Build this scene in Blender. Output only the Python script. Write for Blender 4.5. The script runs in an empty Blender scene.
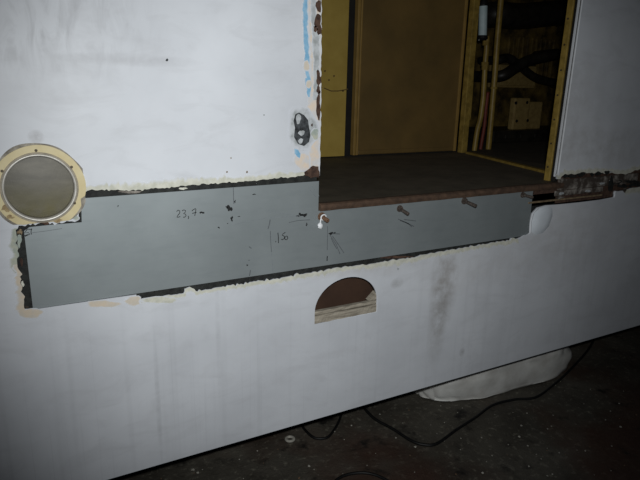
import bpy, bmesh, math, random
import numpy as np
from mathutils import Vector, Matrix, noise
from mathutils.geometry import tessellate_polygon

random.seed(7)
SC = bpy.context.scene
COL = SC.collection

# ------------------------------------------------------------------ camera
FPX = 567.86
YAW, PITCH, ROLL = math.radians(29.129), math.radians(15.015), math.radians(-1.246)
CAM = np.array([0.0, -1.6, 1.52])
cy, sy, cp, sp = math.cos(YAW), math.sin(YAW), math.cos(PITCH), math.sin(PITCH)
_f = np.array([sy*cp, cy*cp, -sp]); _r = np.array([cy, -sy, 0.0]); _d = np.cross(_f, _r)
cr, sr = math.cos(ROLL), math.sin(ROLL)
RIGHT, DOWN, FWD = _r*cr + _d*sr, -_r*sr + _d*cr, _f
cd = bpy.data.cameras.new('camera'); cd.sensor_width = 36; cd.lens = FPX/640*36
cd.clip_start = 0.02; cd.clip_end = 100
cam = bpy.data.objects.new('camera', cd); COL.objects.link(cam)
cam.matrix_world = Matrix(((RIGHT[0], -DOWN[0], -FWD[0], CAM[0]),
                           (RIGHT[1], -DOWN[1], -FWD[1], CAM[1]),
                           (RIGHT[2], -DOWN[2], -FWD[2], CAM[2]), (0, 0, 0, 1)))
SC.camera = cam

# ------------------------------------------------------------------ light: a dark workshop lit by the camera's flash
w = bpy.data.worlds.new('world'); SC.world = w; w.use_nodes = True
w.node_tree.nodes['Background'].inputs[0].default_value = (0.75, 0.85, 1.0, 1)
w.node_tree.nodes['Background'].inputs[1].default_value = 0.012
fl = bpy.data.lights.new('flash', 'SPOT'); fl.energy = 121; fl.color = (0.975, 1.0, 0.985)
fl.spot_size = math.radians(84); fl.spot_blend = 1.0; fl.shadow_soft_size = 0.018
flo = bpy.data.objects.new('flash', fl); COL.objects.link(flo)
flo.location = (0.03, -1.6, 1.585)
flo.rotation_euler = (Vector((0.90, 0.0, 1.20)) - flo.location).to_track_quat('-Z', 'Y').to_euler()
vs = SC.view_settings
vs.view_transform = 'Standard'; vs.look = 'None'; vs.gamma = 1.0; vs.use_curve_mapping = False
vs.exposure = 0.0

# ------------------------------------------------------------------ laying things out on the real planes of the place
def at_y(u, v, y=0.0):
    r = RIGHT*((u-320)/FPX) + DOWN*((v-240)/FPX) + FWD
    return Vector(CAM + r*((y-CAM[1])/r[1]))
def at_z(u, v, z=0.0):
    r = RIGHT*((u-320)/FPX) + DOWN*((v-240)/FPX) + FWD
    return Vector(CAM + r*((z-CAM[2])/r[2]))
def wall2(pts, y=0.0):
    out = []
    for u, v in pts:
        q = at_y(u, v, y); out.append((q.x, q.z))
    return out

# ------------------------------------------------------------------ materials
def rgb(r, g, b): 
    f = lambda c: ((c/255+0.055)/1.055)**2.4 if c > 10 else c/255/12.92
    return (f(r), f(g), f(b), 1)
class NT:
    def __init__(s, name):
        s.m = bpy.data.materials.new(name); s.m.use_nodes = True
        s.t = s.m.node_tree; s.n = s.t.nodes; s.l = s.t.links
        s.b = s.n['Principled BSDF']
        s.pos = s.n.new('ShaderNodeNewGeometry').outputs['Position']
    def link(s, a, b): s.l.new(a, b)
    def val(s, sock, v):
        if hasattr(v, 'is_output') or isinstance(v, bpy.types.NodeSocket): s.l.new(v, sock)
        else: sock.default_value = v
    def math(s, op, a, b=0.0, clamp=False):
        n = s.n.new('ShaderNodeMath'); n.operation = op; n.use_clamp = clamp
        s.val(n.inputs[0], a); s.val(n.inputs[1], b); return n.outputs[0]
    def mapping(s, scale, rot=(0, 0, 0), loc=(0, 0, 0)):
        n = s.n.new('ShaderNodeMapping'); s.link(s.pos, n.inputs['Vector'])
        n.inputs['Scale'].default_value = scale; n.inputs['Rotation'].default_value = rot
        n.inputs['Location'].default_value = loc; return n.outputs[0]
    def noise(s, scale, detail=4, rough=0.55, vec=None, dist=0.0):
        n = s.n.new('ShaderNodeTexNoise'); s.link(vec or s.pos, n.inputs['Vector'])
        n.inputs['Scale'].default_value = scale; n.inputs['Detail'].default_value = detail
        n.inputs['Roughness'].default_value = rough; n.inputs['Distortion'].default_value = dist
        return n.outputs['Fac']
    def ramp(s, x, lo, hi, a=0.0, b=1.0):
        n = s.n.new('ShaderNodeMapRange'); s.val(n.inputs[0], x)
        n.inputs[1].default_value = lo; n.inputs[2].default_value = hi
        n.inputs[3].default_value = a; n.inputs[4].default_value = b; return n.outputs[0]
    def mix(s, fac, a, b):
        n = s.n.new('ShaderNodeMix'); n.data_type = 'RGBA'
        s.val(n.inputs[0], fac); s.val(n.inputs[6], a); s.val(n.inputs[7], b); return n.outputs[2]
    def ellipse(s, u, v, du, dv, tilt=0.0):
        c = at_y(u, v); a = (at_y(u+du, v)-c).x; b = abs((at_y(u, v+dv)-c).z)
        sep = s.n.new('ShaderNodeSeparateXYZ'); s.link(s.pos, sep.inputs[0])
        X = s.math('SUBTRACT', sep.outputs[0], c.x); Z = s.math('SUBTRACT', sep.outputs[2], c.z)
        if tilt: Z = s.math('SUBTRACT', Z, s.math('MULTIPLY', X, tilt))
        X = s.math('POWER', s.math('ABSOLUTE', s.math('DIVIDE', X, a)), 2)
        Z = s.math('POWER', s.math('ABSOLUTE', s.math('DIVIDE', Z, b)), 2)
        return s.ramp(s.math('ADD', X, Z), 1.0, 0.0)
    def bump(s, h, strength=0.2, dist=0.002):
        n = s.n.new('ShaderNodeBump'); n.inputs['Strength'].default_value = strength
        n.inputs['Distance'].default_value = dist; s.link(h, n.inputs['Height']); s.link(n.outputs[0], s.b.inputs['Normal'])
    def done(s, col, rough=0.6, metal=0.0, spec=0.5):
        s.val(s.b.inputs['Base Color'], col); s.val(s.b.inputs['Roughness'], rough)
        s.b.inputs['Metallic'].default_value = metal; s.b.inputs['Specular IOR Level'].default_value = spec
        return s.m

def plain(name, c1, c2, scale=20, rough=0.6, metal=0.0, bump=0.15, lo=0.35, hi=0.65, stretch=None, spec=0.4):
    t = NT(name); vec = t.mapping(stretch) if stretch else None
    n = t.noise(scale, 5, 0.6, vec)
    if bump: t.bump(t.noise(scale*3, 4), bump)
    return t.done(t.mix(t.ramp(n, lo, hi), rgb(*c1), rgb(*c2)), rough, metal, spec)

def hull_colour(t):
    big = t.noise(2.2, 5, 0.55)
    col = t.mix(t.ramp(big, 0.35, 0.65), rgb(194, 197, 204), rgb(210, 213, 220))
    # wiping and sanding smears
    sm = t.noise(6, 6, 0.65, t.mapping((1, 1, 2.6), (0, 0.5, 0)), 0.8)
    col = t.mix(t.math('MULTIPLY', t.ramp(sm, 0.5, 0.72), 0.32), col, rgb(176, 177, 182))
    sw = t.noise(11, 4, 0.6, t.mapping((2.4, 1, 0.8), (0, 0.6, 0)), 0.9)
    up = t.ellipse(40, 20, 130, 75)
    col = t.mix(t.math('MULTIPLY', t.math('MULTIPLY', t.ramp(sw, 0.45, 0.7), up), 0.55), col, rgb(160, 161, 166))
    # runs of dirty water on the lower side
    st = t.noise(1, 3, 0.5, t.mapping((34, 1, 0.8)))
    sep = t.n.new('ShaderNodeSeparateXYZ'); t.link(t.pos, sep.inputs[0])
    low = t.ramp(sep.outputs[2], 1.05, 0.75)
    col = t.mix(t.math('MULTIPLY', t.math('MULTIPLY', t.ramp(st, 0.55, 0.75), low), 0.13), col, rgb(150, 152, 156))
    st2 = t.noise(1, 2, 0.5, t.mapping((120, 1, 1.2)))
    col = t.mix(t.math('MULTIPLY', t.math('MULTIPLY', t.ramp(st2, 0.62, 0.75), low), 0.12), col, rgb(135, 137, 142))
    # single stains
    nz = t.ramp(t.noise(18, 5, 0.65), 0.3, 0.65)
    for (u, v, du, dv, k, c, tl) in [
            (444, 285, 15, 52, 0.55, (120, 112, 104), 0), (437, 325, 10, 45, 0.4, (130, 125, 118), 0),
            (397, 283, 7, 6, 0.5, (120, 118, 112), 0), (385, 268, 45, 10, 0.25, (150, 140, 130), 0),
            (350, 268, 60, 8, 0.3, (170, 160, 140), 0.0), (130, 60, 75, 7, 0.35, (150, 150, 154), 0.0),
            (36, 137, 9, 8, 0.75, (125, 120, 118), 0), (45, 85, 60, 35, 0.3, (168, 168, 172), 0),
            (570, 110, 40, 60, 0.3, (160, 156, 152), 0), (600, 150, 60, 25, 0.35, (150, 146, 142), 0),
            (470, 270, 60, 26, 0.2, (165, 158, 150), 0), (158, 400, 3, 75, 0.35, (140, 142, 146), 0),
            (218, 330, 3, 90, 0.2, (140, 142, 146), 0), (565, 240, 60, 40, 0.25, (160, 154, 148), 0),
            (462, 352, 3, 5, 0.6, (110, 108, 104), 0)]:
        col = t.mix(t.math('MULTIPLY', t.math('MULTIPLY', t.ellipse(u, v, du, dv, tl), nz), k), col, rgb(*c))
    return col

def hull_mat():
    t = NT('white_paint'); c = hull_colour(t)
    t.bump(t.noise(9, 3), 0.12, 0.004)
    return t.done(c, 0.5, 0.0, 0.35)
def fringe_mat(name, c1, c2):
    t = NT(name); c = hull_colour(t)
    at = t.n.new('ShaderNodeAttribute'); at.attribute_name = 'blend'
    n = t.noise(70, 4, 0.6)
    k = t.ramp(t.math('ADD', at.outputs['Fac'], t.ramp(n, 0.3, 0.7, -0.25, 0.25)), 0.2, 0.8)
    cc = t.mix(t.ramp(t.noise(40, 4), 0.4, 0.6), rgb(*c1), rgb(*c2))
    t.bump(t.noise(120, 4), 0.25, 0.003)
    return t.done(t.mix(k, c, cc), 0.7, 0.0, 0.2)

M = {}
M['hull'] = hull_mat()
M['cream'] = fringe_mat('cream_filler', (206, 205, 194), (188, 188, 176))
M['tan'] = fringe_mat('tan_filler', (206, 192, 174), (198, 190, 178))
M['palegreen'] = fringe_mat('pale_green_filler', (150, 160, 154), (176, 178, 164))
M['greyfill'] = fringe_mat('grey_filler', (152, 156, 158), (182, 186, 190))
M['blue'] = fringe_mat('blue_paint', (112, 164, 198), (146, 184, 210))
M['peach'] = fringe_mat('peach_primer', (214, 198, 182), (200, 198, 198))
M['black'] = plain('black_primer', (16, 17, 18), (40, 42, 40), 60, 0.75, 0, 0.6)
M['chipblack'] = plain('bare_dark_steel', (22, 24, 26), (74, 78, 82), 55, 0.6, 0.0, 0.6)
M['rust'] = plain('rust', (52, 36, 30), (88, 66, 54), 60, 0.85, 0, 0.7)
M['flaky'] = plain('flaking_rust', (66, 58, 52), (146, 140, 134), 30, 0.9, 0, 0.9, 0.45, 0.68)
M['ivory'] = plain('ivory_enamel', (196, 180, 136), (208, 194, 154), 18, 0.5, 0, 0.1)
M['rim'] = plain('worn_alloy', (176, 172, 164), (206, 202, 196), 30, 0.4, 0.3, 0.1)
M['dirt'] = plain('grime', (96, 80, 62), (140, 122, 96), 40, 0.85, 0, 0.3)
M['stain'] = plain('brown_stain', (132, 110, 82), (176, 158, 120), 70, 0.8, 0, 0.2)
M['screw'] = plain('dark_screw', (58, 50, 42), (90, 80, 66), 90, 0.5, 0.4, 0.1)
M['bolt'] = plain('rusty_bolt', (60, 52, 48), (98, 88, 82), 120, 0.6, 0.3, 0.3)
M['boltbrown'] = plain('brown_rusty_bolt', (86, 62, 46), (126, 98, 78), 120, 0.7, 0.2, 0.3)
M['marker'] = plain('black_marker', (20, 21, 23), (32, 33, 35), 200, 0.7, 0, 0)
M['pencil_grey'] = plain('pencil_grey', (78, 82, 86), (94, 98, 102), 150, 0.7, 0, 0)
M['scratch'] = plain('faint_scribe', (112, 118, 122), (122, 128, 132), 150, 0.7, 0, 0)
M['string'] = plain('white_string', (214, 216, 220), (232, 234, 238), 90, 0.8, 0, 0.3)
M['yellow'] = plain('ochre_paint', (156, 132, 64), (168, 144, 74), 9, 0.5, 0, 0.05)
M['yellowdirty'] = plain('dirty_ochre_paint', (112, 92, 40), (146, 122, 58), 30, 0.6, 0, 0.2)
M['brown'] = plain('brown_door_paint', (92, 74, 42), (108, 86, 48), 4, 0.55, 0, 0.05)
M['brownlip'] = plain('brown_door_lip', (128, 102, 54), (142, 114, 62), 14, 0.5, 0, 0.05)
M['deck'] = plain('deck_linoleum', (74, 68, 58), (94, 86, 74), 10, 0.75, 0, 0.2)
M['nosing'] = plain('rusty_nosing', (62, 47, 37), (86, 66, 52), 40, 0.8, 0, 0.4)
M['dark'] = plain('near_black', (14, 13, 12), (26, 24, 22), 12, 0.8, 0, 0.1)
M['pocket'] = plain('brown_red_primer', (56, 38, 29), (66, 46, 34), 12, 0.8, 0, 0.1)
M['wood'] = plain('grey_wood', (124, 116, 104), (170, 162, 148), 14, 0.85, 0, 0.5, 0.35, 0.62, (1, 1, 9))
M['pipe'] = plain('ochre_pipe', (146, 122, 58), (120, 98, 46), 22, 0.45, 0, 0.1)
M['farwall'] = plain('greasy_ochre_wall', (44, 36, 20), (120, 98, 48), 7, 0.6, 0, 0.2, 0.38, 0.66)
M['rubber'] = plain('black_rubber', (12, 12, 13), (22, 22, 23), 40, 0.55, 0, 0.1)
M['sackm'] = None

def plate_mat():
    t = NT('grey_primed_steel')
    n = t.noise(3, 5, 0.6); n2 = t.noise(9, 5, 0.6, t.mapping((1, 1, 5)))
    col = t.mix(t.ramp(n, 0.35, 0.65), rgb(138, 145, 148), rgb(150, 157, 160))
    col = t.mix(t.math('MULTIPLY', t.ramp(n2, 0.5, 0.75), 0.25), col, rgb(122, 130, 134))
    return t.done(col, 0.58, 0.5, 0.35)
M['plate'] = plate_mat()
def glass_mat():
    t = NT('dirty_frosted_glass')
    c = at_y(40, 188); sep = t.n.new('ShaderNodeSeparateXYZ'); t.link(t.pos, sep.inputs[0])
    g = t.ramp(sep.outputs[2], c.z+0.02, c.z-0.06)
    n = t.noise(14, 5, 0.6, t.mapping((1, 1, 2.5)))
    col = t.mix(t.ramp(n, 0.35, 0.65), rgb(98, 95, 88), rgb(116, 112, 103))
    col = t.mix(t.math('MULTIPLY', g, t.ramp(t.noise(20, 4), 0.3, 0.6, 0.3, 0.8)), col, rgb(104, 98, 62))
    t.bump(t.noise(260, 2), 0.25, 0.001)
    return t.done(col, 0.55, 0.0, 0.4)
M['glass'] = glass_mat()
def ground_mat():
    t = NT('oily_concrete')
    n = t.noise(3.2, 6, 0.65); n2 = t.noise(34, 6, 0.7); n3 = t.noise(1.3, 4)
    col = t.mix(t.ramp(n, 0.35, 0.65), rgb(64, 60, 54), rgb(92, 88, 80))
    col = t.mix(t.ramp(n2, 0.55, 0.72), col, rgb(128, 124, 112))
    col = t.mix(t.math('MULTIPLY', t.ramp(n3, 0.48, 0.62), 0.7), col, rgb(70, 44, 34))
    col = t.mix(t.ramp(t.noise(7, 5, 0.6), 0.58, 0.7), col, rgb(34, 32, 30))
    t.bump(t.noise(45, 6, 0.7), 0.5, 0.01)
    return t.done(col, t.ramp(n, 0.3, 0.7, 0.55, 0.9), 0.0, 0.25)
M['ground'] = ground_mat()
M['sackm'] = plain('white_plastic_sheeting', (226, 226, 224), (200, 198, 194), 9, 0.5, 0, 0.15)
M['sackdirt'] = plain('grimy_plastic', (110, 106, 102), (150, 146, 142), 18, 0.7, 0, 0.2)
M['chip'] = plain('pale_chip', (150, 148, 140), (188, 184, 174), 60, 0.85, 0, 0.2)
M['brownchip'] = plain('brown_chip', (92, 72, 54), (120, 96, 76), 60, 0.85, 0, 0.2)
M['edge'] = plain('dark_bottom_edge', (34, 44, 52), (48, 58, 64), 30, 0.6, 0, 0.1)
M['cansilver'] = plain('pale_blue_canister', (182, 200, 204), (196, 212, 216), 20, 0.3, 0, 0.02)
M['chrome'] = plain('bright_metal', (220, 220, 220), (235, 235, 235), 20, 0.25, 0.9, 0)
M['redhose'] = plain('dull_red_hose', (96, 40, 32), (118, 52, 40), 30, 0.6, 0, 0.1)
M['block'] = plain('cream_casting', (156, 134, 84), (132, 110, 66), 30, 0.6, 0, 0.2)
M['grease'] = plain('greasy_black_pipe', (24, 22, 20), (46, 42, 36), 14, 0.45, 0, 0.2)

# ------------------------------------------------------------------ mesh helpers
def add(name, me, m, parent=None, smooth=False):
    o = bpy.data.objects.new(name, me); COL.objects.link(o)
    if m: me.materials.clear(); me.materials.append(m)
    if smooth:
        for p in me.polygons: p.use_smooth = True
    if parent is not None:
        o.parent = parent
        o.matrix_parent_inverse = Matrix.Translation(-root_loc(parent))
    return o
def root_loc(o):
    v = Vector((0, 0, 0))
    while o is not None:
        v += Vector(o.location); o = o.parent if False else None
    return v
def struct(o): o['kind'] = 'structure'; return o
def tag(o, label, cat, group=None):
    o['label'] = label; o['category'] = cat
    if group: o['group'] = group
    return o
def thing(name, loc, label, cat, group=None):
    o = bpy.data.objects.new(name, None); COL.objects.link(o); o.location = loc
    o.empty_display_size = 0.05
    return tag(o, label, cat, group)
def bm_mesh(bm, name='m'):
    bmesh.ops.recalc_face_normals(bm, faces=bm.faces)
    me = bpy.data.meshes.new(name); bm.to_mesh(me); bm.free(); return me
def box(bm, x0, x1, y0, y1, z0, z1, bev=0.0):
    r = bmesh.ops.create_cube(bm, size=1.0)
    for v in r['verts']:
        v.co = Vector((x0+(v.co.x+.5)*(x1-x0), y0+(v.co.y+.5)*(y1-y0), z0+(v.co.z+.5)*(z1-z0)))
    if bev:
        es = {e for v in r['verts'] for e in v.link_edges}
        bmesh.ops.bevel(bm, geom=list(es), offset=bev, segments=2, profile=0.5, affect='EDGES')
def boxes(name, m, lst, parent=None, bev=0.0):
    bm = bmesh.new()
    for b in lst: box(bm, *b, bev=bev)
    return add(name, bm_mesh(bm), m, parent)
def tube(bm, pts, r, n=10, cap=True):
    pts = [Vector(p) for p in pts]; rs = r if isinstance(r, (list, tuple)) else [r]*len(pts)
    rings = []; up = None
    for i, p in enumerate(pts):
        t = (pts[min(i+1, len(pts)-1)]-pts[max(i-1, 0)]).normalized()
        a = t.orthogonal().normalized() if up is None else (up - t*up.dot(t)).normalized()
        up = a; b = t.cross(a)
        rings.append([bm.verts.new(p + (a*math.cos(2*math.pi*k/n)+b*math.sin(2*math.pi*k/n))*rs[i]) for k in range(n)])
    for a, b in zip(rings, rings[1:]):
        for k in range(n): bm.faces.new((a[k], a[(k+1) % n], b[(k+1) % n], b[k]))
    if cap:
        bm.faces.new(rings[0][::-1]); bm.faces.new(rings[-1])
def smooth_path(pts, sub=6):
    P = [Vector(p) for p in pts]; out = []
    for i in range(len(P)-1):
        a, b, c, d = P[max(i-1, 0)], P[i], P[i+1], P[min(i+2, len(P)-1)]
        for k in range(sub):
            t = k/sub
            out.append(0.5*((2*b)+(c-a)*t+(2*a-5*b+4*c-d)*t*t+(3*b-a-3*c+d)*t*t*t))
    out.append(P[-1]); return out
def tubeobj(name, m, pts, r, parent=None, n=10, sub=6):
    bm = bmesh.new(); tube(bm, smooth_path(pts, sub) if sub else pts, r, n)
    return add(name, bm_mesh(bm), m, parent, True)
def slab(loops, y0, y1):
    """flat upright sheet with holes; loops in (x, z), front at y0, back at y1"""
    cu = bpy.data.curves.new('c', 'CURVE'); cu.dimensions = '2D'; cu.fill_mode = 'BOTH'
    cu.extrude = abs(y1-y0)/2
    for lp in loops:
        s = cu.splines.new('POLY'); s.points.add(len(lp)-1); s.use_cyclic_u = True
        for p, (x, z) in zip(s.points, lp): p.co = (x, z, 0, 1)
    o = bpy.data.objects.new('c', cu); COL.objects.link(o)
    dg = bpy.context.evaluated_depsgraph_get(); dg.update()
    me = bpy.data.meshes.new_from_object(o.evaluated_get(dg))
    bpy.data.objects.remove(o); bpy.data.curves.remove(cu)
    yc = (y0+y1)/2
    for v in me.vertices:
        x, y, z = v.co; v.co = (x, yc-z, y)
    bm = bmesh.new(); bm.from_mesh(me); bmesh.ops.remove_doubles(bm, verts=bm.verts, dist=1e-6)
    bmesh.ops.recalc_face_normals(bm, faces=bm.faces); bm.to_mesh(me); bm.free()
    return me
def jag(pts, step=2.0, amp=1.0, seed=0):
    """pixel polyline -> finer ragged polyline"""
    rd = random.Random(seed); out = []
    for (a, b), (c, d) in zip(pts, pts[1:]):
        L = math.hypot(c-a, d-b); n = max(1, int(L/step))
        for k in range(n):
            t = k/n; nx, ny = -(d-b)/L, (c-a)/L
            e = rd.gauss(0, amp)*0.6 if k else rd.gauss(0, amp)*0.25
            out.append((a+(c-a)*t+nx*e, b+(d-b)*t+ny*e))
    out.append(pts[-1]); return out
def fringe(name, m, pts, widths, parent, side=1, y=-0.0006, seed=0, inner=-0.2):
    """strip along a pixel polyline: 'blend' 1 at the torn edge, 0 at the sound paint"""
    rd = random.Random(seed); me = bpy.data.meshes.new(name); V = []; B = []; F = []
    n = len(pts)
    for i, (u, v) in enumerate(pts):
        a = pts[max(i-5, 0)]; b = pts[min(i+5, n-1)]
        dx, dy = b[0]-a[0], b[1]-a[1]; L = math.hypot(dx, dy) or 1
        nx, ny = -dy/L*side, dx/L*side
        wd = np.interp(i/(n-1), np.linspace(0, 1, len(widths)), widths)*(1+0.3*rd.gauss(0, 1)*0.5)
        for k, bl in ((inner, 1.0), (wd*0.55, 0.8), (wd, 0.1)):
            V.append(at_y(u+nx*k, v+ny*k, y)); B.append(bl)
    for i in range(n-1):
        for k in range(2):
            q = i*3+k; F.append((q, q+1, q+4, q+3))
    me.from_pydata(V, [], F); at = me.attributes.new('blend', 'FLOAT', 'POINT')
    for i, b in enumerate(B): at.data[i].value = b
    return add(name, me, m, parent)
def blobpatch(name, m, outline, parent, y=-0.0008, soft=None, thick=0.0, seed=0, grow=1.0):
    """flat irregular patch; soft = blend falls from 1 in the middle to 0 at the rim"""
    pts = outline; n = len(pts)
    cu = sum(p[0] for p in pts)/n; cv = sum(p[1] for p in pts)/n
    me = bpy.data.meshes.new(name); V = []; B = []; F = []
    rings = ((0.0, 1.0), (0.4, 0.9), (0.75, 0.75 if soft else 1.0), (1.0, 0.0 if soft else 1.0))
    for k, bl in rings[1:]:
        for (u, v) in pts:
            V.append(at_y(cu+(u-cu)*k, cv+(v-cv)*k, y)); B.append(bl)
    V.append(at_y(cu, cv, y)); B.append(1.0); c = len(V)-1
    for k in range(n):
        F.append((c, k, (k+1) % n))
        for r in range(2):
            F.append((r*n+k, (r+1)*n+k, (r+1)*n+(k+1) % n, r*n+(k+1) % n))
    me.from_pydata(V, [], F); at = me.attributes.new('blend', 'FLOAT', 'POINT')
    for i, b in enumerate(B): at.data[i].value = b
    return add(name, me, m, parent)
def blob(u, v, ru, rv, n=18, amp=0.2, seed=0):
    rd = random.Random(seed); ph = [rd.uniform(0, 6.28) for _ in range(4)]
    out = []
    for k in range(n):
        a = 2*math.pi*k/n
        r = 1+amp*(math.sin(2*a+ph[0])*.5+math.sin(3*a+ph[1])*.5+math.sin(5*a+ph[2])*.4)+rd.gauss(0, amp*.25)
        out.append((u+ru*r*math.cos(a), v+rv*r*math.sin(a)))
    return out

# ------------------------------------------------------------------ the body side (white, cut open round the doorway)
DOOR_X0, DOOR_X1 = at_y(321, 120).x, 2.032
top_edge = jag([(319.5, 176), (316, 171), (309, 170), (303, 175.5), (290, 177), (270, 179), (250, 181), (220, 183), (195, 184.5),
                (176, 186.5), (158, 188.2), (140, 189.5), (120, 190), (100, 189.5), (87, 190.5), (80, 196)], 2.2, 0.9, 1)
left_edge = jag([(80, 196), (79.5, 212), (77, 220.5), (62, 223.5), (45, 224), (28, 224.5), (19, 226), (15.5, 230), (18, 238), (17, 246), (18.5, 256), (17.5, 264),
                 (20, 272), (20.5, 284), (23, 294), (24, 302), (25, 310)], 2.4, 1.5, 8)
bot1 = [(25, 310), (32.5, 310.2), (80, 303.2), (136.5, 294.8)]
bot2 = jag([(136.5, 294.8), (137, 300), (157, 298), (180, 294.5), (184, 293.8), (185, 289.5), (190, 287.6), (194, 289.5), (196, 291.8),
            (220, 287.8), (240, 285), (257, 281.6), (276, 279.3), (300, 275), (316, 272), (340, 268), (355, 266), (376, 263.8), (400, 259.6), (415, 257.6), (430, 253.8),
            (450, 250.4), (468, 247.4), (500, 241.8), (520, 238), (530.5, 234)], 2.0, 0.9, 3)
right1 = [(530.5, 233), (531, 222), (533, 214), (538, 208), (546, 205.5), (560, 204.5), (580, 202.5), (600, 200), (614.5, 197.5)]
right2 = jag([(614.5, 197.5), (616, 191), (624, 190.5), (640, 187), (656, 184), (672, 182), (672, 170), (650, 171), (640, 169), (628, 173.5),
              (618, 174), (612, 172.5), (600, 173.5), (585, 173), (575, 174.5), (563, 175), (557.5, 179)], 2.2, 1.1, 4)
outline_px = top_edge[:-1] + left_edge[:-1] + bot1[:-1] + bot2[:-1] + right1[:-1] + right2
open_loop = wall2(outline_px)
# ragged left jamb: a straight sawn edge; top of the opening above the picture
DL = lambda z: DOOR_X0 - (z-1.19)*0.022
DR = lambda z: 2.034 + (z-1.17)*0.016
open_loop += [(DR(1.21), 1.21), (DR(2.45), 2.45), (DL(2.45), 2.45)]
open_loop[0] = (DOOR_X0, open_loop[0][1])
# half-round hole
h0, h1 = at_y(314.5, 324), at_y(376.8, 312.5)
hx0, hx1, hz = h0.x, h1.x, (h0.z+h1.z)/2
htop = at_y(350, 277).z
half = [(hx0, hz), ]
side_z = hz + 0.045
hc = (hx0+hx1)/2; hr = (hx1-hx0)/2
half += [(hc - hr*math.cos(a), side_z + (htop-side_z)*math.sin(a)) for a in [math.pi*k/28 for k in range(29)]]
half += [(hx1, hz)]
# porthole
PC = (0.0701, 1.2585); PR = 0.0801
port = [(PC[0]+0.0812*math.cos(2*math.pi*k/48), PC[1]+0.0812*math.sin(2*math.pi*k/48)) for k in range(48)]
HB = 0.352
outer = [(-2.2, HB), (6.0, HB), (6.0, 3.0), (-2.2, 3.0)]
wall_front = struct(add('wall_front', slab([outer, open_loop, half, port], 0.0, 0.012), M['hull']))
wall_front['label'] = 'white painted vehicle body side, cut open around the doorway and scraped at the edges'

# dark steel behind the cut
b0, b1 = at_y(4, 240).x, at_y(690, 180).x
zc_top, zc_bot = at_y(100, 180).z, at_y(300, 282).z
boxes('backing_steel', M['black'], [(0.158, DOOR_X0-0.004, 0.0125, 0.02, 1.10, 1.262), (b0, 2.05, 0.0125, 0.02, 0.90, 1.108), (b0, 0.158, 0.0125, 0.02, 1.108, 1.170)], wall_front)
# sound white return on the hinge side of the doorway
jr = boxes('jamb_return', M['hull'], [(0, 0.018, 0.0115, 0.026, 1.175, 2.45)], wall_front, 0.003)
for v in jr.data.vertices: v.co.x += DR(v.co.z)+0.0005
jb = boxes('dark_gap_strip', M['dark'], [(0.012, 0.06, 0.027, 0.047, 1.153, 2.45)], wall_front, 0.003)  # added black strip, stands in for the unlit gap behind the jamb
for v in jb.data.vertices: v.co.x += DR(v.co.z)
# bottom flange of the side sheet
boxes('bottom_flange', M['edge'], [(-2.2, 6.0, 0.003, 0.09, HB-0.0035, HB-0.0005)], wall_front)
# torn filler and primer round the cut
fringe('filler_edge', M['cream'], top_edge[6:-2], [5, 6, 5.5, 7, 8, 8, 7, 4], wall_front, 1, seed=11)
fringe('filler_edge', M['palegreen'], [p for p in left_edge if p[0] < 22 and 226 < p[1] < 274], [4, 7, 9, 8, 6], wall_front, 1, seed=12)
fringe('filler_edge', M['tan'], [p for p in left_edge if p[0] < 30 and p[1] > 262], [4, 6, 6, 8, 10], wall_front, 1, y=-0.0010, seed=13)
fringe('filler_edge', M['cream'], bot2[4:-6], [4, 4.5, 4, 5, 5, 4, 6, 5, 4, 5], wall_front, 1, seed=14)
fringe('filler_edge', M['cream'], right2[6:], [6, 7, 5, 6, 5], wall_front, 1, seed=15)
for i, (u, v, a, b, m) in enumerate([(19.5, 240, 2.2, 7, 'palegreen'), (20, 232, 2.5, 3, 'dirt'), (21.5, 262, 1.6, 4, 'rust'), (22.5, 284, 1.6, 3, 'cream'), (27, 307, 1.6, 1.4, 'flaky'), (130, 192, 10, 1.6, 'flaky'), (183, 188.5, 4, 1.2, 'cream'), (395, 257, 18, 1.2, 'rust')]):
    blobpatch('gap_residue', M[m], blob(u, v, a, b, 14, .3, 300+i), wall_front, 0.0117)
blobpatch('primer_patch', M['palegreen'], blob(75, 217, 4.5, 4, 14, .25, 2), wall_front, -0.0012, True)
blobpatch('primer_patch', M['tan'], blob(30, 313, 13, 6, 18, .2, 3), wall_front, -0.0009, True)
blobpatch('primer_patch', M['tan'], blob(103, 304, 17, 4.2, 18, .2, 4), wall_front, -0.0009, True)
blobpatch('primer_patch', M['tan'], blob(133, 301, 9, 5, 18, .2, 5), wall_front, -0.0011, True)
blobpatch('primer_patch', M['cream'], blob(160, 300, 22, 3.4, 18, .15, 6), wall_front, -0.0009, True)
# blue, peach and grey coats showing beside the doorway
def band(name, m, left, right, y):
    me = bpy.data.meshes.new(name); V = []; B = []; F = []
    for (lu, lv), (ru, rv) in zip(left, right):
        for k, b in ((0, 0.15), (.3, 1), (.7, 1), (1, .15)):
            V.append(at_y(lu+(ru-lu)*k, lv+(rv-lv)*k, y)); B.append(b)
    for i in range(len(left)-1):
        for k in range(3):
            q = i*4+k; F.append((q, q+1, q+5, q+4))
    me.from_pydata(V, [], F); at = me.attributes.new('blend', 'FLOAT', 'POINT')
    for i, b in enumerate(B): at.data[i].value = b
    return add(name, me, m, wall_front)
def rows(spec):
    L, Rr = [], []
    for i in range(len(spec)-1):
        (v0, a0, b0_), (v1, a1, b1_) = spec[i], spec[i+1]
        n = max(1, int((v1-v0)/3))
        for k in range(n):
            t = k/n; rd = random.gauss
            L.append((a0+(a1-a0)*t+rd(0, .35), v0+(v1-v0)*t)); Rr.append((b0_+(b1_-b0_)*t+rd(0, .35), v0+(v1-v0)*t))
    v, a, b = spec[-1]; L.append((a, v)); Rr.append((b, v)); return L, Rr
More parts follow.
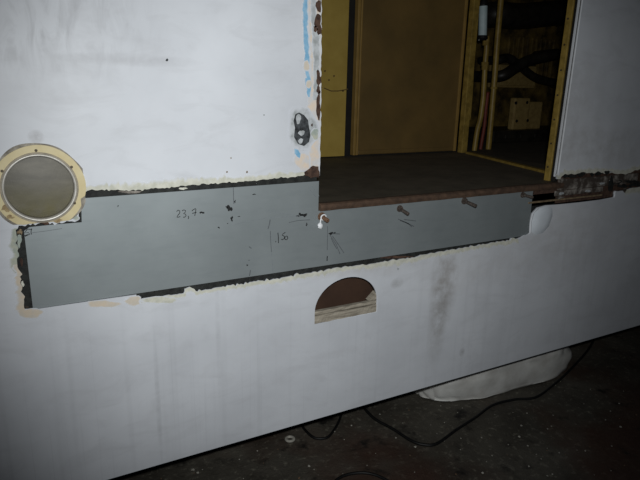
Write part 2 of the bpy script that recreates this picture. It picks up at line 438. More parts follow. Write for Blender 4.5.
band('peach_coat', M['peach'], *rows([(-30, 306, 322), (0, 307, 321.5), (30, 308, 321.5), (60, 310, 321.5), (90, 309, 321), (110, 307, 321), (140, 309, 320.5), (165, 308, 320), (172, 310, 319)]), -0.0007)
band('blue_coat', M['blue'], *rows([(-30, 301.5, 308.5), (0, 302.5, 308), (30, 302.5, 308.5), (50, 303.5, 309.5), (62, 304, 310), (70, 304.5, 309), (78, 306.5, 311)]), -0.0010)
band('grey_coat', M['greyfill'], *rows([(-30, 309, 315), (0, 310, 316), (20, 311, 317), (40, 312, 320), (60, 313, 320), (80, 313.5, 319), (100, 313, 318)]), -0.0012)
band('blue_coat', M['blue'], *rows([(78, 305, 311), (86, 305.5, 312), (93, 307, 311), (97, 308, 310)]), -0.0013)
blobpatch('cream_coat', M['tan'], blob(306.5, 66, 3, 6, 14, .15, 8), wall_front, -0.0014, True)
blobpatch('cream_coat', M['tan'], blob(309, 84, 3.2, 4.5, 14, .15, 9), wall_front, -0.0016, True)
blobpatch('grey_coat', M['greyfill'], [(289, 112), (293, 107), (302, 106), (309, 108), (314, 116), (319, 122), (320, 136), (313, 144), (309, 150), (300, 151), (293, 147), (288, 139)], wall_front, -0.0018, True)
blobpatch('bare_steel_spot', M['chipblack'], [(295.5, 114), (299, 112.5), (304, 115), (308, 120), (309, 127), (310.5, 135), (309, 142), (304, 146), (298, 144), (294, 137), (295, 128), (293.5, 121)], wall_front, -0.0022)
blobpatch('paint_island', M['greyfill'], blob(298.5, 119, 2.6, 5, 12, .2, 10), wall_front, -0.0026)
blobpatch('paint_island', M['greyfill'], blob(301.5, 133, 3.2, 2.6, 12, .2, 11), wall_front, -0.0026)
blobpatch('paint_island', M['greyfill'], blob(300.5, 141, 2.4, 2.6, 12, .2, 12), wall_front, -0.0026)
blobpatch('primer_patch', M['palegreen'], blob(315, 134, 4, 7, 14, .2, 13), wall_front, -0.0022, True)
blobpatch('primer_patch', M['peach'], blob(303, 162, 8, 11, 16, .2, 14), wall_front, -0.0016, True)
blobpatch('blue_coat', M['blue'], [(294, 148), (298, 149), (301, 154), (300, 159), (297, 157), (294, 153)], wall_front, -0.0020, True)
for i, (u, v, a, b) in enumerate([(318.2, 24, 3.4, 10), (318.6, 6, 2.4, 7), (318.5, 78, 2.4, 8), (318.5, 90, 2, 4), (318.3, 106, 2.4, 12), (313, 172, 6.5, 6.5), (315.5, 29, 2.2, 3), (312, 125, 1, 1.4)]):
    blobpatch('rust_spot', M['rust'], blob(u, v, a, b, 16, .3, 20+i), wall_front, -0.0024)
# small paint chips on the sound white
for i, (u, v, a) in enumerate([(167, 60, 1.3), (227, 172, 0.9), (247, 172, 1.0), (231, 158, .7), (398, 269, 1.2), (264, 115, .8)]):
    blobpatch('paint_chip', M['chipblack' if i == 0 else 'dirt' if i < 4 else 'greyfill'], blob(u, v, a, a*1.1, 9, .2, 40+i), wall_front, -0.0008)
# white filler lump at the end of the plate
lump_px = [(531.5, 232), (531.8, 222), (534.5, 213), (540, 208), (547, 206), (552.5, 208), (552.5, 216), (549, 226), (543, 233), (536, 235)]
fo = blobpatch('filler_lump', plain('smooth_white_filler', (206, 212, 220), (214, 220, 228), 12, .45, 0, 0), lump_px, wall_front, -0.0005)
nn = len(lump_px)
for k, v in enumerate(fo.data.vertices): v.co.y = -0.010 if k == 3*nn else (-0.009, -0.0065, -0.0002)[k//nn]
for p in fo.data.polygons: p.use_smooth = True
FZ0 = 1.1505
# rusted channel to the right of the doorway
boxes('rusted_channel', M['flaky'], [(2.05, 2.60, 0.004, 0.011, 1.118, 1.163), (2.035, 2.35, 0.002, 0.010, 1.093, 1.116)], wall_front, 0.002)
boxes('channel_back', M['rust'], [(1.86, 2.06, 0.0125, 0.02, 1.06, FZ0-.004), (2.06, 2.9, 0.0125, 0.02, 1.06, 1.20)], wall_front)
boxes('channel_lip', M['dirt'], [(1.875, 2.35, 0.001, 0.011, 1.074, 1.081)], wall_front, 0.001)
rd = random.Random(5)
for i in range(24):
    u = rd.uniform(560, 652); v = 190 - (u-560)*0.13 + rd.gauss(0, 5)
    if v > 201 - (u-560)*.09: v -= 6
    blobpatch('rust_flake', M['flaky' if i % 3 else 'greyfill'] if i % 4 else M['black'], blob(u, v, rd.uniform(1.5, 4.5), rd.uniform(1, 2.8), 10, .3, 60+i), wall_front, -0.001-0.0006*rd.random())
for i, (u, v, a, b) in enumerate([(566, 176, 3, 2), (572, 176, 4, 2.2), (581, 174.5, 4, 2.6), (592, 174.5, 2, 1.8), (598, 173.5, 3.5, 2), (607, 172.5, 3, 1.8), (611, 185, 2.5, 8), (623, 186, 5, 2), (637, 184, 4, 3)]):
    blobpatch('black_pit', M['black'], blob(u, v, a, b, 12, .3, 90+i), wall_front, -0.002)

# pocket behind the half-round hole
bm = bmesh.new(); box(bm, hx0-.03, hx1+.35, 0.0121, 0.11, hz-.03, htop+.03)
bmesh.ops.delete(bm, geom=[f for f in bm.faces if f.normal.y < -0.9], context='FACES')
pk = add('hole_pocket', bm_mesh(bm), M['pocket'], wall_front)

# ------------------------------------------------------------------ ground and underframe
bm = bmesh.new(); bmesh.ops.create_grid(bm, x_segments=90, y_segments=70, size=0.5)
for v in bm.verts:
    x, y = v.co.x*14+1.5, v.co.y*11-0.2
    v.co = Vector((x, y, 0.006*noise.noise(Vector((x*3, y*3, 0)))+0.002*noise.noise(Vector((x*14, y*14, 3)))-0.004))
ground = struct(add('ground', bm_mesh(bm), M['ground'], None, True))
ground['label'] = 'dark oily concrete workshop floor littered with chips'
uf = struct(boxes('underframe', M['dark'], [(-2.2, 6.0, 0.02, 2.9, 0.37, 0.42)]))
boxes('longitudinal_beam', M['dark'], [(-2.2, 6.0, 0.95, 1.05, 0.19, 0.37)], uf)

# ------------------------------------------------------------------ inside the doorway
FZ = 1.1505; BY = 1.10
floor = struct(boxes('floor', M['deck'], [(0.2, 2.52, 0.024, 1.2, FZ-0.02, FZ), (2.52, 6, 0.024, 2.6, FZ-0.05, FZ-0.03)]))
bm = bmesh.new(); n = 60; V = []
prof = [(-0.006, -0.022), (-0.009, -0.012), (-0.007, -0.002), (0.0, 0.002), (0.024, 0.001), (0.024, -0.02)]
for i in range(n+1):
    x = DOOR_X0+0.002+(DOOR_X1+0.035-DOOR_X0)*i/n
    V.append([bm.verts.new((x, y+0.0012*noise.noise(Vector((x*20, k, 0))), FZ+z+0.0015*noise.noise(Vector((x*14, k*3, 5))))) for k, (y, z) in enumerate(prof)])
for a, b in zip(V, V[1:]):
    for k in range(len(prof)): bm.faces.new((a[k], a[(k+1) % 6], b[(k+1) % 6], b[k]))
bm.faces.new(V[0]); bm.faces.new(V[-1])
add('sill_nosing', bm_mesh(bm), M['nosing'], floor)
wall_back = struct(boxes('wall_back', M['dark'], [(0.2, 2.47, BY+0.035, BY+0.06, FZ-0.02, 2.6)]))
yp = boxes('ochre_panel', M['yellow'], [(0.25, at_y(347, 80, BY).x, BY, BY+0.034, FZ+0.006, 2.58)], wall_back, 0.003)
def ribbon(name, m, pts, wpx, parent, y):
    """thin flat stroke along a pixel polyline on an upright plane"""
    P = [at_y(u, v, y) for u, v in pts]; V = []; F = []
    for i, p in enumerate(P):
        t = (P[min(i+1, len(P)-1)]-P[max(i-1, 0)]); t.normalize()
        nrm = Vector((-t.z, 0, t.x)); k = (at_y(pts[i][0]+1, pts[i][1], y)-p).length*wpx/2
        V += [p+nrm*k, p-nrm*k]
    for i in range(len(P)-1): F.append((2*i, 2*i+1, 2*i+3, 2*i+2))
    me = bpy.data.meshes.new(name); me.from_pydata(V, [], F)
    return add(name, me, m, parent)
ribbon('scratch', M['brown'], [(324, 88), (331, 91), (338, 91), (344, 90), (348, 89)], 0.9, wall_back, BY-0.0006)
for i, (u, v) in enumerate([(325, 71), (329, 80), (334, 76), (343, 91)]):
    blobpatch('paint_chip', M['brown'], blob(u, v, .9, 1.1, 8, .2, 130+i), wall_back, BY-0.0006)
x0, x1 = at_y(355.5, 80, BY).x, at_y(463.5, 60, BY).x
door_1 = struct(boxes('door_1', M['brown'], [(x0+.03, x1-.02, BY+0.004, BY+0.034, FZ+0.01, 2.4)]))
door_1['label'] = 'closed brown painted door at the back of the vestibule'
boxes('door_lip', M['brownlip'], [(x0, x0+.016, BY-0.004, BY+0.03, FZ+0.008, 2.4)], door_1, 0.002)
boxes('door_lip', M['brownlip'], [(x0+.022, x0+.032, BY-0.002, BY+0.03, FZ+0.008, 2.4)], door_1, 0.002)
boxes('door_lip', M['brownlip'], [(x1-.022, x1-.004, BY-0.004, BY+0.03, FZ+0.008, 2.4)], door_1, 0.002)
boxes('bottom_rail', M['brown'], [(x0+.034, x1-.024, BY, BY+0.03, FZ+0.012, FZ+0.035)], door_1, 0.003)
# the passage on the right into the engine room: posts and threshold
tr1 = struct(boxes('trim_1', M['yellowdirty'], [(at_y(466, 60, 1.08).x, at_y(471.5, 60, 1.08).x, 1.05, 1.09, FZ, 2.5)], None, 0.003))
px = 2.062
tr2 = struct(boxes('trim_2', M['yellowdirty'], [(px-0.016, px+0.016, 0.052, 0.082, FZ, 2.45)], None, 0.003))
for v in tr2.data.vertices: v.co.x += (v.co.z-1.17)*0.016
for i in range(9):
    bm = bmesh.new(); z = FZ+0.06+i*0.1
    xx = px-0.016+(z-1.17)*0.016; tube(bm, [(xx+.001, 0.067, z), (xx-.003, 0.067, z)], 0.004, 8); add('screw', bm_mesh(bm), M['screw'], tr2)
a, b = at_z(468, 152.3, FZ+.008), at_z(549, 172, FZ+.008)
bm = bmesh.new(); d = (b-a).normalized(); s = Vector((-d.y, d.x, 0))*0.016
vs_ = [bm.verts.new(p+q+Vector((0, 0, z))) for z in (-.02, 0.004) for p, q in ((a, s), (b, s), (b, -s), (a, -s))]
for f_ in ((0, 1, 2, 3), (4, 5, 6, 7), (0, 1, 5, 4), (1, 2, 6, 5), (2, 3, 7, 6), (3, 0, 4, 7)): bm.faces.new([vs_[k] for k in f_])
struct(add('trim_3', bm_mesh(bm), M['yellowdirty']))
struct(boxes('wall_left', M['yellow'], [(0.17, 0.2, 0.02, 1.16, FZ-.02, 2.6)]))
struct(boxes('ceiling', M['dark'], [(0.17, 6.0, 0.02, 2.6, 2.6, 2.64)]))

# ------------------------------------------------------------------ engine room beyond
EY = 2.3
wall_far = struct(boxes('wall_far', M['farwall'], [(2.3, 6.0, EY, EY+.03, 1.0, 2.6)]))
struct(boxes('wall_right', M['dark'], [(5.97, 6.0, 0.02, EY, 1.0, 2.6)]))
for i in range(11):
    x = at_y(507, 40, EY).x + i*0.058
    boxes('rib', M['farwall'], [(x, x+.026, EY-.03, EY, 1.62, 2.0)], wall_far, 0.006)
G = 'pipes beyond the vestibule'
def pipe(pts, r, label, y, coup=()):
    t = thing('riser_pipe', tuple(at_y(*pts[-1], y)), label, 'pipe')
    P = [at_y(u, v, y) for u, v in pts]
    tubeobj('pipe_run', M['pipe'], P, r, t, 12, 5)
    for (u, v, h, k) in coup:
        q = at_y(u, v, y); bm = bmesh.new(); tube(bm, [q+Vector((0, 0, h)), q-Vector((0, 0, h))], r*k, 8); add('coupling', bm_mesh(bm), M['pipe'], t)
    return t
pipe([(487, 36), (486.4, 50), (485, 66), (484, 85), (483, 100), (480.5, 118), (477, 132), (474, 153)], 0.018, 'ochre pipe with hexagonal coupling bending under the pale canister', 1.36, [(485, 64, .012, 1.4), (484.8, 68, .012, 1.25), (486, 43, .016, 1.25)])
pipe([(502, -12), (500, 10), (497, 45), (494.5, 80), (491.5, 115), (488, 153)], 0.020, 'straight ochre pipe rising between the coupled pipe and the black ducts', 1.40, [(494, 88, .006, 1.25)])
pipe([(476.5, -10), (474, 40), (472, 85), (469.5, 120)], 0.009, 'thin ochre pipe close beside the brown door frame', 1.42)
c = at_y(483, 20, 1.34)
can = thing('canister', tuple(at_y(483, 38, 1.34)), 'pale blue-grey cylindrical canister with black collar above a pipe', 'canister')
k0, k1 = at_y(483.3, 6, 1.34), at_y(482.6, 35.5, 1.34)
bm = bmesh.new(); tube(bm, [k0, k1], 0.027, 18); add('bowl', bm_mesh(bm), M['cansilver'], can)
bm = bmesh.new(); tube(bm, [k0+Vector((0, 0, .04)), k0+Vector((0, 0, .006)), k0], [.02, .03, .03], 18); add('cap', bm_mesh(bm), M['rubber'], can)
bm = bmesh.new(); tube(bm, [k1, k1-Vector((0, 0, .018)), k1-Vector((0, 0, .03))], [.032, .036, .026], 18); col = add('collar', bm_mesh(bm), M['rubber'], can)
for du in (-5, -1):
    q = at_y(480+du, 40, 1.29); bm = bmesh.new(); bmesh.ops.create_icosphere(bm, subdivisions=2, radius=0.007, matrix=Matrix.Translation(q)); add('clip', bm_mesh(bm), M['chrome'], can)
tag(tubeobj('hose', M['redhose'], [at_y(u, v, 1.42) for u, v in [(488, 92), (486, 108), (484.5, 125), (482, 140), (480, 152)]], 0.012), 'dull red hose running down between the two ochre pipes', 'hose')
# ducts and machinery, greasy and black
def duct(pts, r, y, label):
    P = [at_y(u, v, y) for u, v in pts]; P = [Vector((P[0].x, EY-r-.035, P[0].z))] + P + [Vector((P[-1].x+.12, EY-r-.035, P[-1].z))]
    return tag(tubeobj('duct', M['grease'], P, r), label, 'duct')
duct([(500, 76), (515, 68), (530, 60), (556, 54)], 0.045, 1.9, 'greasy black duct slanting up to the ochre door post')
duct([(496, 60), (508, 58), (520, 66), (536, 78), (560, 84)], 0.035, 2.05, 'greasy black duct curving down behind the slanting duct')
duct([(498, 14), (520, 16), (565, 12)], 0.10, 2.0, 'thick black duct under the engine room roof')
bx = thing('engine_block', tuple(at_y(520, 156, 1.9)), 'black engine block low behind the ochre pipes', 'machine')
e0, e1 = at_y(492, 150, 1.75), at_y(575, 129, 1.75)
boxes('crankcase', M['grease'], [(e0.x, e1.x+.6, 1.75, 2.2, FZ-.03, e1.z)], bx, 0.01)
for i in range(4):
    x = e0.x+.12+i*.17
    boxes('cover_plate', M['grease'], [(x, x+.13, 1.735, 1.75, FZ+.0, e1.z-.03)], bx, 0.006)
fb = thing('flanged_casting', tuple(at_y(521, 128, 1.8)), 'cream painted flanged casting with four dark bolt holes on the engine block', 'casting')
f0, f1 = at_y(512.5, 128, 1.8), at_y(531, 98, 1.8)
boxes('flange', M['block'], [(f0.x, f1.x, 1.8, 1.86, e1.z, f1.z)], fb, 0.012)
boxes('bracket', M['block'], [(f1.x, f1.x+.2, 1.84, 1.92, e1.z, f1.z-.03)], fb, 0.01)
for (u, v) in [(516, 103), (527, 102.5), (516.5, 121), (527.5, 120.5)]:
    q = at_y(u, v, 1.8); bm = bmesh.new(); tube(bm, [q+Vector((0, -.004, 0)), q+Vector((0, .004, 0))], .013, 10); add('bolt', bm_mesh(bm), M['dark'], fb)
vx0, vx1, vz0, vz1 = at_y(513, 82, 2.0).x, at_y(552, 82, 2.0).x, at_y(520, 88, 2.0).z, at_y(520, 64, 2.0).z
jbx = thing('junction_box', ((vx0+vx1)/2, EY, vz0), 'wide ochre cover box on the far wall behind the black ducts', 'box')
boxes('case', M['block'], [(vx0, vx1, EY-.12, EY, vz0, vz1)], jbx, 0.012)
boxes('lid', M['block'], [(vx0+.02, vx1-.02, EY-.135, EY-.12, vz0+.02, vz1-.02)], jbx, 0.005)

# ------------------------------------------------------------------ porthole
ph = thing('porthole', (PC[0], 0.0, PC[1]-0.1), 'round porthole with ivory flange and dirty frosted glass above the steel plate', 'porthole')
RO = 0.108; zcut = PC[1]-0.0905; xcut = at_y(81, 205).x
NF = 96; ring = []
for k in range(NF):
    a = 2*math.pi*k/NF; r = RO*(1+0.006*math.sin(5*a+1))
    x, z = PC[0]+r*math.cos(a), PC[1]+r*math.sin(a)
    if z < zcut: z = zcut + 0.0025*noise.noise(Vector((x*60, 0, 0)))
    if x > xcut and z < at_y(81, 196).z: x = xcut
    ring.append((x, z))
circ = lambda r, n=64: [(PC[0]+r*math.cos(2*math.pi*k/n), PC[1]+r*math.sin(2*math.pi*k/n)) for k in range(n)]
add('flange', slab([ring, circ(0.0865)], -0.006, 0.0), M['ivory'], ph)
# grey sealant round the flange
seal = []
for k in range(NF):
    a = 2*math.pi*k/NF; r = RO*(1.045+0.02*math.sin(3*a+2)+.012*math.sin(7*a))
    x, z = PC[0]+r*math.cos(a), PC[1]+r*math.sin(a); seal.append((min(x, xcut+.012), max(z, zcut-.0005)))
add('sealant', slab([seal, circ(0.0865)], -0.0018, 0.0), plain('grey_sealant', (112, 106, 98), (158, 152, 142), 50, .8), ph)
# rim: lathe
bm = bmesh.new(); prof = [(0.0865, -0.006), (0.0862, -0.010), (0.0835, -0.012), (0.0805, -0.010), (0.0795, -0.004), (0.0795, 0.022), (0.0865, 0.022)]
R_ = []
for k in range(72):
    a = 2*math.pi*k/72; R_.append([bm.verts.new((PC[0]+r*math.cos(a), y, PC[1]+r*math.sin(a))) for r, y in prof])
for k in range(72):
    A, B = R_[k], R_[(k+1) % 72]
    for j in range(len(prof)): bm.faces.new((A[j], B[j], B[(j+1) % 7], A[(j+1) % 7]))
add('gasket', slab([circ(0.0905), circ(0.0862)], -0.0075, -0.006), plain('grey_gasket', (132, 124, 110), (160, 150, 132), 40, .7), ph)
add('rim', bm_mesh(bm), M['rim'], ph, True)
bm = bmesh.new(); NR = 10
cv = bm.verts.new((PC[0], 0.008, PC[1])); prev = None
for j in range(1, NR+1):
    r = 0.0796*j/NR; cur = [bm.verts.new((PC[0]+r*math.cos(2*math.pi*k/48), 0.008+0.007*(j/NR)**2, PC[1]+r*math.sin(2*math.pi*k/48))) for k in range(48)]
    for k in range(48):
        if prev is None: bm.faces.new((cv, cur[k], cur[(k+1) % 48]))
        else: bm.faces.new((prev[k], cur[k], cur[(k+1) % 48], prev[(k+1) % 48]))
    prev = cur
add('pane', bm_mesh(bm), M['glass'], ph, True)
for (u, v) in [(36, 150.5), (2, 171), (71.5, 167), (74.5, 203)]:
    q = at_y(u, v, -0.006); bm = bmesh.new(); tube(bm, [(q.x, -0.006, q.z), (q.x, -0.0085, q.z), (q.x, -0.009, q.z)], [.0036, .0034, .002], 12)
    add('screw', bm_mesh(bm), M['screw'], ph)
for i, (u, v, a, b) in enumerate([(6, 208, 4.5, 3.5), (45, 222, 4, 2.6), (57, 220, 5, 2.6), (10, 217, 4, 2)]):
    blobpatch('rust_stain', M['rust'] if i in (1,) else M['stain'], blob(u, v, a, b, 12, .35, 150+i), ph, -0.0066)

# ------------------------------------------------------------------ the new steel plate
PYF, PYB = 0.0035, 0.0115
pl_px = [(24, 231), (29.5, 227.2), (50, 225), (81.8, 222.4), (81.3, 198.4), (200, 189.9), (320.8, 181)]
plo = wall2(pl_px, PYF)
plo[-1] = (DOOR_X0-0.001, plo[-1][1])
plo += [(DOOR_X0-0.001, FZ-0.0225), (wall2([(533, 192)], PYF)[0][0], FZ-0.0225)]
pbz = at_y(33, 309, PYF).z; pbz2 = at_y(528, 235.3, PYF).z
plo += [(at_y(528, 237, PYF).x, pbz2), (at_y(33, 309, PYF).x, pbz)]
plate = tag(add('steel_plate', slab([plo], PYF, PYB), M['plate']), 'long grey primed steel plate let into the white side under the doorway', 'plate')
my = PYF-0.0004
def strokes(name, m, lst, wpx):
    """several strokes of one mark joined as one part"""
    bm = bmesh.new()
    for pts in lst:
        P = [at_y(u, v, my) for u, v in pts]; prev = None
        for i, p in enumerate(P):
            t = P[min(i+1, len(P)-1)]-P[max(i-1, 0)]; t.normalize(); nrm = Vector((-t.z, 0, t.x))
            k = (at_y(pts[i][0]+1, pts[i][1], my)-p).length*wpx/2
            cur = (bm.verts.new(p+nrm*k), bm.verts.new(p-nrm*k))
            if prev: bm.faces.new((prev[0], prev[1], cur[1], cur[0]))
            prev = cur
    return add(name, bm_mesh(bm), m, plate)
def z4(pts): return [(160+x/6.4, 160+y/6.4) for x, y in pts]
def z6(pts): return [(220+x/5.333, 190+y/5.333) for x, y in pts]
o = strokes('handwritten_number', M['marker'], [
    z4([(106, 330), (116, 321), (127, 326), (126, 340), (116, 352), (108, 368), (118, 366), (130, 362)]),
    z4([(142, 326), (152, 319), (164, 324), (160, 336), (150, 342), (162, 346), (167, 356), (158, 366), (148, 366)]),
    z4([(180, 358), (184, 366), (180, 378)]),
    z4([(204, 326), (214, 318), (226, 311), (230, 314), (228, 330), (222, 358)]), z4([(206, 342), (220, 338), (234, 334)])], 0.75)
o['label'] = 'handwritten number 23,7'
strokes('marker_dash', M['marker'], [z4([(254, 340), (264, 334), (274, 338), (284, 337)])], 1.7)
o = strokes('handwritten_number', M['marker'], [
    z6([(298, 272), (297, 279)]), z6([(309, 228), (311, 250), (312, 283)]),
    z6([(349, 226), (338, 232), (331, 240), (343, 247), (344, 257), (334, 265), (326, 262)]),
    z6([(352, 246), (345, 254), (347, 264), (357, 265), (362, 256), (358, 246), (352, 246)])], 0.75)
o['label'] = 'handwritten number 150'
strokes('marker_scribble', M['marker'], [[(21, 231), (26, 229), (32, 229.5)], [(27, 229.5), (24.5, 233), (28, 232.5), (30, 234), (25, 236.5)], [(31.5, 228.5), (31, 232.5), (31.5, 234.5)], [(22, 236.5), (28, 234.5)]], 0.8)
strokes('scribed_line', M['scratch'], [[(32, 232.8), (46, 231), (62, 228.5)]], 0.8)
strokes('scribed_line', M['pencil_grey'], [[(233.3, 187.5), (233.5, 196), (233.8, 204)]], 0.7)
strokes('scribed_line', M['pencil_grey'], [[(270.2, 219.5), (269.5, 224), (268, 229)]], 0.9)
strokes('scribed_line', M['pencil_grey'], [[(270.3, 231), (270.8, 243), (271.5, 252)]], 0.6)
strokes('scribed_line', M['scratch'], [[(271.5, 252), (272.3, 264), (272.8, 272)]], 0.6)
strokes('scribed_line', M['scratch'], [[(234, 224.5), (250, 221), (266, 218), (282, 217), (300, 216.5)]], 0.7)
strokes('scribed_line', M['scratch'], [[(266, 209.5), (280, 213.5), (298, 215.5)]], 0.6)
strokes('scribed_line', M['pencil_grey'], [[(289, 222.5), (298, 220.5), (310, 219.8)]], 0.6)
strokes('scribed_line', M['pencil_grey'], [[(327.6, 226), (327.5, 238), (327.2, 250)]], 0.6)
strokes('scribed_line', M['marker'], [[(327.3, 256), (327, 261)]], 0.9)
strokes('pencil_dash', M['pencil_grey'], [[(249, 246.5), (251.5, 248.5)]], 0.9)
strokes('pencil_dash', M['pencil_grey'], [[(248.5, 260), (249.5, 260.5)]], 1.0)
strokes('pencil_dash', M['marker'], [[(246.5, 265), (248, 265.3)]], 1.2)
strokes('pencil_dash', M['pencil_grey'], [[(250.5, 270), (249.5, 276)]], 0.9)
strokes('thin_mark', M['pencil_grey'], [[(330, 235), (336, 244), (340, 254)], [(332.5, 236), (338, 244), (344, 253)], [(331, 238), (334, 244), (337, 249)], [(331, 233.5), (340, 234)]], 0.7)  # thin dark strokes below and right of the first bolt
strokes('thin_mark', M['pencil_grey'], [[(398, 219), (405, 222), (414, 226.5)], [(400, 220.5), (408, 223.5), (412, 227)], [(404, 219.5), (416, 221)]], 0.7)  # thin dark strokes just under the second bolt
strokes('thin_mark', M['scratch'], [[(310, 190), (316, 197)]], 0.7)
strokes('thin_mark', M['scratch'], [[(312, 186), (319, 196)]], 0.7)
rd = random.Random(3)
def smudge(u, v, a, b, s, m='marker'):
    return blobpatch('marker_smudge', M[m], blob(u, v, a, b, 14, .45, s), plate, my-0.0002)
for i, (u, v, a, b) in enumerate([(229.5, 208.5, 2.6, 2.8), (226.8, 207, 1.3, .9), (231.8, 218.5, 1.5, 2.2), (218.8, 227.5, .9, 1), (254.2, 194.3, 1.5, .6), (235, 201.5, .6, 1.6),
                                   (300.8, 214.6, 2.0, 1.5), (304.6, 215.2, 2.4, 1.5), (298, 216, 1.4, .8), (306.7, 224.5, .8, 1.6), (330.8, 233.5, 1.7, 1.4), (334.5, 232.8, 1.6, .6), (239, 216.5, 1.2, .4), (227.5, 223.5, .5, .5), (118, 206, .6, .8)]):
    smudge(u, v, a, b, 200+i)

def bolt(u, v, L, r, m, droop, lat=0.0):
    q = at_y(u, v, PYF); root = Vector((q.x, PYF, q.z)); d = Vector((lat, -1, -droop)).normalized()
    bm = bmesh.new(); pts = [root+Vector((0, .002, 0))]; rs = [r*.9]; n = 9
    for k in range(n):
        t = 0.012+(L-0.012)*k/(n-1); pts += [root+d*t, root+d*(t+(L-.012)/(n-1)*.5)]; rs += [r*.86, r]
    pts.append(root+d*(L+.004)); rs.append(r*.7); tube(bm, pts, rs, 12)
    s = add('bolt', bm_mesh(bm), m, plate, False)
    bm = bmesh.new(); tube(bm, [root, root-Vector((0, .0025, 0))], r*2.0, 16); add('washer', bm_mesh(bm), m, s)
    bm = bmesh.new(); tube(bm, [root-Vector((0, .0024, 0)), root-Vector((0, .010, 0))], r*1.65, 6); add('nut', bm_mesh(bm), m, s)
    return root
br = bolt(321.5, 216.5, 0.040, 0.0072, M['boltbrown'], 0.12)
bolt(399.5, 208.5, 0.050, 0.0062, M['bolt'], 0.18)
bolt(464, 200.8, 0.062, 0.0068, M['bolt'], 0.12)
bolt(522.5, 194.8, 0.05, 0.006, M['bolt'], 0.02)
# knotted white string on the first bolt
stg = thing('knotted_string', tuple(br+Vector((-.01, -.012, -.03))), 'white string knotted on the brown rusty bolt by the doorway corner', 'string')
loop = [br+Vector((0.0095*math.cos(a), -0.014-0.002*math.sin(a), 0.0095*math.sin(a))) for a in [2*math.pi*k/16 for k in range(17)]]
tubeobj('loop', M['string'], loop, 0.0022, stg, 8, 0)
k = br+Vector((-0.011, -0.016, -0.004))
tubeobj('tail', M['string'], [k, k+Vector((-.003, -.002, -.012)), k+Vector((-.001, -.001, -.022)), k+Vector((.002, 0, -.034))], [0.0022]*18+[0.002], stg, 8, 6)
bm = bmesh.new(); bmesh.ops.create_icosphere(bm, subdivisions=3, radius=1)
kc = k+Vector((-.003, -.001, -.022))
for v in bm.verts:
    nz = 1+0.3*noise.noise(v.co*2.2+Vector((4, 1, 2))); v.co = kc+Vector((v.co.x*.0085*nz, v.co.y*.007*nz, v.co.z*.0105*nz))
add('knot', bm_mesh(bm), M['string'], stg, True)

# ------------------------------------------------------------------ wooden battens in the half-round hole
wp = thing('wooden_packing', ((hx0+hx1)/2, 0.02, hz), 'two weathered grey wood battens laid in the half-round hole', 'wood packing')
def batten(xa, xb, z0, z1, y0, y1, seed, slope=0.0):
    bm = bmesh.new(); n = 26; S = []
    for i in range(n+1):
        x = xa+(xb-xa)*i/n; q = lambda s: noise.noise(Vector((x*38, s, seed)))
        dz = slope*(x-xa)
        S.append([bm.verts.new((x, y0+.002*q(0), z0+.0022*q(1)+dz)), bm.verts.new((x, y0+.003*q(5), (z0+z1)/2+dz)), bm.verts.new((x, y0+.002*q(2), z1+.0025*q(3)+dz)), bm.verts.new((x, y1, z1+dz)), bm.verts.new((x, y1, z0+dz))])
    for a, b in zip(S, S[1:]):
        for k in range(5): bm.faces.new((a[k], a[(k+1) % 5], b[(k+1) % 5], b[k]))
    bm.faces.new(S[0]); bm.faces.new(S[-1])
    return add('batten', bm_mesh(bm), M['wood'], wp)
batten(hx0+.001, hx1-.001, hz+.001, hz+.029, 0.002, 0.03, 3)
batten(hx0+.001, hx1-.001, hz+.0325, hz+.044, 0.005, 0.02, 9)
# splintered chunk at the right end
bm = bmesh.new(); V = [bm.verts.new(p) for p in ((hx1-.032, .006, hz+.047), (hx1-.001, .006, hz+.047), (hx1-.001, .006, hz+.075), (hx1-.032, .03, hz+.047), (hx1-.001, .03, hz+.047), (hx1-.001, .03, hz+.075))]
for f_ in ((0, 1, 2), (3, 5, 4), (0, 3, 4, 1), (1, 4, 5, 2), (2, 5, 3, 0)): bm.faces.new([V[k] for k in f_])
add('splinter', bm_mesh(bm), M['wood'], wp)

# ------------------------------------------------------------------ white sack under the side
bm = bmesh.new(); bmesh.ops.create_icosphere(bm, subdivisions=6, radius=1)
for v in bm.verts:
    p = v.co.copy(); p = Vector([math.copysign(abs(c)**0.6, c) for c in p])
    d = 1+0.10*noise.noise(p*1.6+Vector((3, 0, 1)))+0.05*abs(noise.noise(p*4+Vector((1, 5, 0))))-0.03*abs(noise.noise(Vector((p.x*2, p.y*2+p.z*6, 4))))
    x, y, z = p*d
    X, Y, Z_ = x*0.52, y*0.25, z*0.25
    a = math.radians(-3)
    v.co = Vector((2.22+X*math.cos(a)-Y*math.sin(a), 0.492+X*math.sin(a)+Y*math.cos(a), max(0.004, 0.075+Z_)))
sack = tag(add('sack', bm_mesh(bm), M['sackm'], None, True), 'crumpled white plastic sack lying on the ground under the body side', 'sack')

# ------------------------------------------------------------------ cables
def cable(pts, r, label, z=0.007):
    P = [at_z(u, v, z) for u, v in pts]
    return tag(tubeobj('cable', M['rubber'], P, r, None, 8, 8), label, 'cable')
cable([(364, 408), (375, 419), (393, 429), (410, 440), (423, 444.5), (437, 443.5), (456, 430), (476, 417), (493, 405), (515, 399.5), (535, 397.5), (552, 386), (569, 371), (588, 350), (596, 335)], 0.007, 'long black cable snaking past the white plastic sack')
cable([(301, 424), (306, 431), (315, 438), (327, 437.5), (334, 430), (339, 421), (343, 409)], 0.006, 'short black cable loop half hidden under the body side')
cable([(326, 490), (340, 477.5), (356, 473), (372, 474), (388, 481), (400, 492)], 0.006, 'black cable arc lying on open concrete away from the sack')

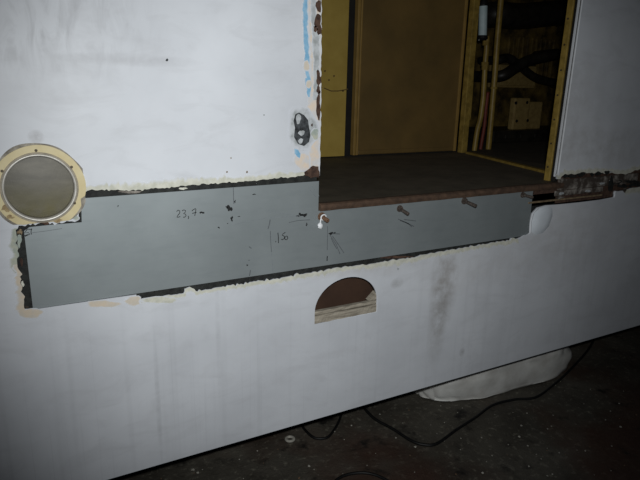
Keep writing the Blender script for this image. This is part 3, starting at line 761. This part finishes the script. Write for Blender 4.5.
# ------------------------------------------------------------------ litter on the ground
def lump(name, m, loc, s, seed, flat=0.5):
    bm = bmesh.new(); bmesh.ops.create_icosphere(bm, subdivisions=2, radius=1)
    for v in bm.verts:
        d = 1+0.5*noise.noise(v.co*1.5+Vector((seed, 0, 0))); v.co = Vector((v.co.x*s*d, v.co.y*s*d*.8, v.co.z*s*flat*d))
    o = add(name, bm_mesh(bm), m); o.location = loc; return o
ws = at_z(290, 440.5, 0.0)
bm = bmesh.new()
nA, nB = 28, 8; T = []
for i in range(nA):
    a = 2*math.pi*i/nA; T.append([bm.verts.new((ws.x+math.cos(a)*(.017+.007*math.cos(2*math.pi*j/nB)), ws.y+math.sin(a)*(.017+.007*math.cos(2*math.pi*j/nB)), .008+.006*math.sin(2*math.pi*j/nB))) for j in range(nB)])
for i in range(nA):
    for j in range(nB): bm.faces.new((T[i][j], T[(i+1) % nA][j], T[(i+1) % nA][(j+1) % nB], T[i][(j+1) % nB]))
tag(add('washer_ring', bm_mesh(bm), M['chip'], None, True), 'pale round washer lying beside the short cable loop', 'washer')
proto = []
for i in range(4):
    o = lump('debris_chip', M['chip'] if i % 4 != 3 else M['brownchip'], (0, 0, 0), 0.006, i*3.1); proto.append(o)
spots = []
NEAR = {'beside the long snaking cable': [at_z(u, v, 0) for u, v in [(375, 419), (393, 429), (410, 440), (437, 443), (456, 430), (476, 417), (552, 386), (569, 371)]],
        'beside the short cable loop': [at_z(u, v, 0) for u, v in [(301, 424), (315, 438), (327, 437), (340, 421)]],
        'beside the cable arc': [at_z(u, v, 0) for u, v in [(340, 477), (356, 473), (372, 474), (388, 481)]],
        'at the foot of the white sack': [at_z(u, v, 0) for u, v in [(455, 393), (475, 399), (495, 400), (515, 396)]]}
rd = random.Random(21)
while len(spots) < 90:
    u, v = rd.uniform(140, 640), rd.uniform(352, 479)
    if v < 478 - (u-117)*0.292 + 12: continue
    if rd.random() < 0.35 and u > 540: continue
    spots.append((u, v))
for i, (u, v) in enumerate(spots):
    src = proto[i % 4]; o = src if i < 4 else src.copy()
    if i >= 4: COL.objects.link(o)
    q = at_z(u, v, 0.0); o.location = (q.x, q.y, 0.0015); o.rotation_euler = (0, 0, rd.uniform(0, 6.28))
    s = rd.choice([.35, .45, .55, .7, 1.0]); o.scale = (s, s, s)
    pale = (i % 4) != 3
    best = min((min((Vector((q.x, q.y, 0))-p).length for p in P), nm) for nm, P in NEAR.items())
    nm = best[1] if best[0] < 0.22 else 'on open concrete clear of the cables and sack'
    kind = 'pale filler chip' if pale else 'brown rust chip'
    tag(o, 'small %s %s' % (kind, nm), 'chip', '%ss %s' % (kind, nm))
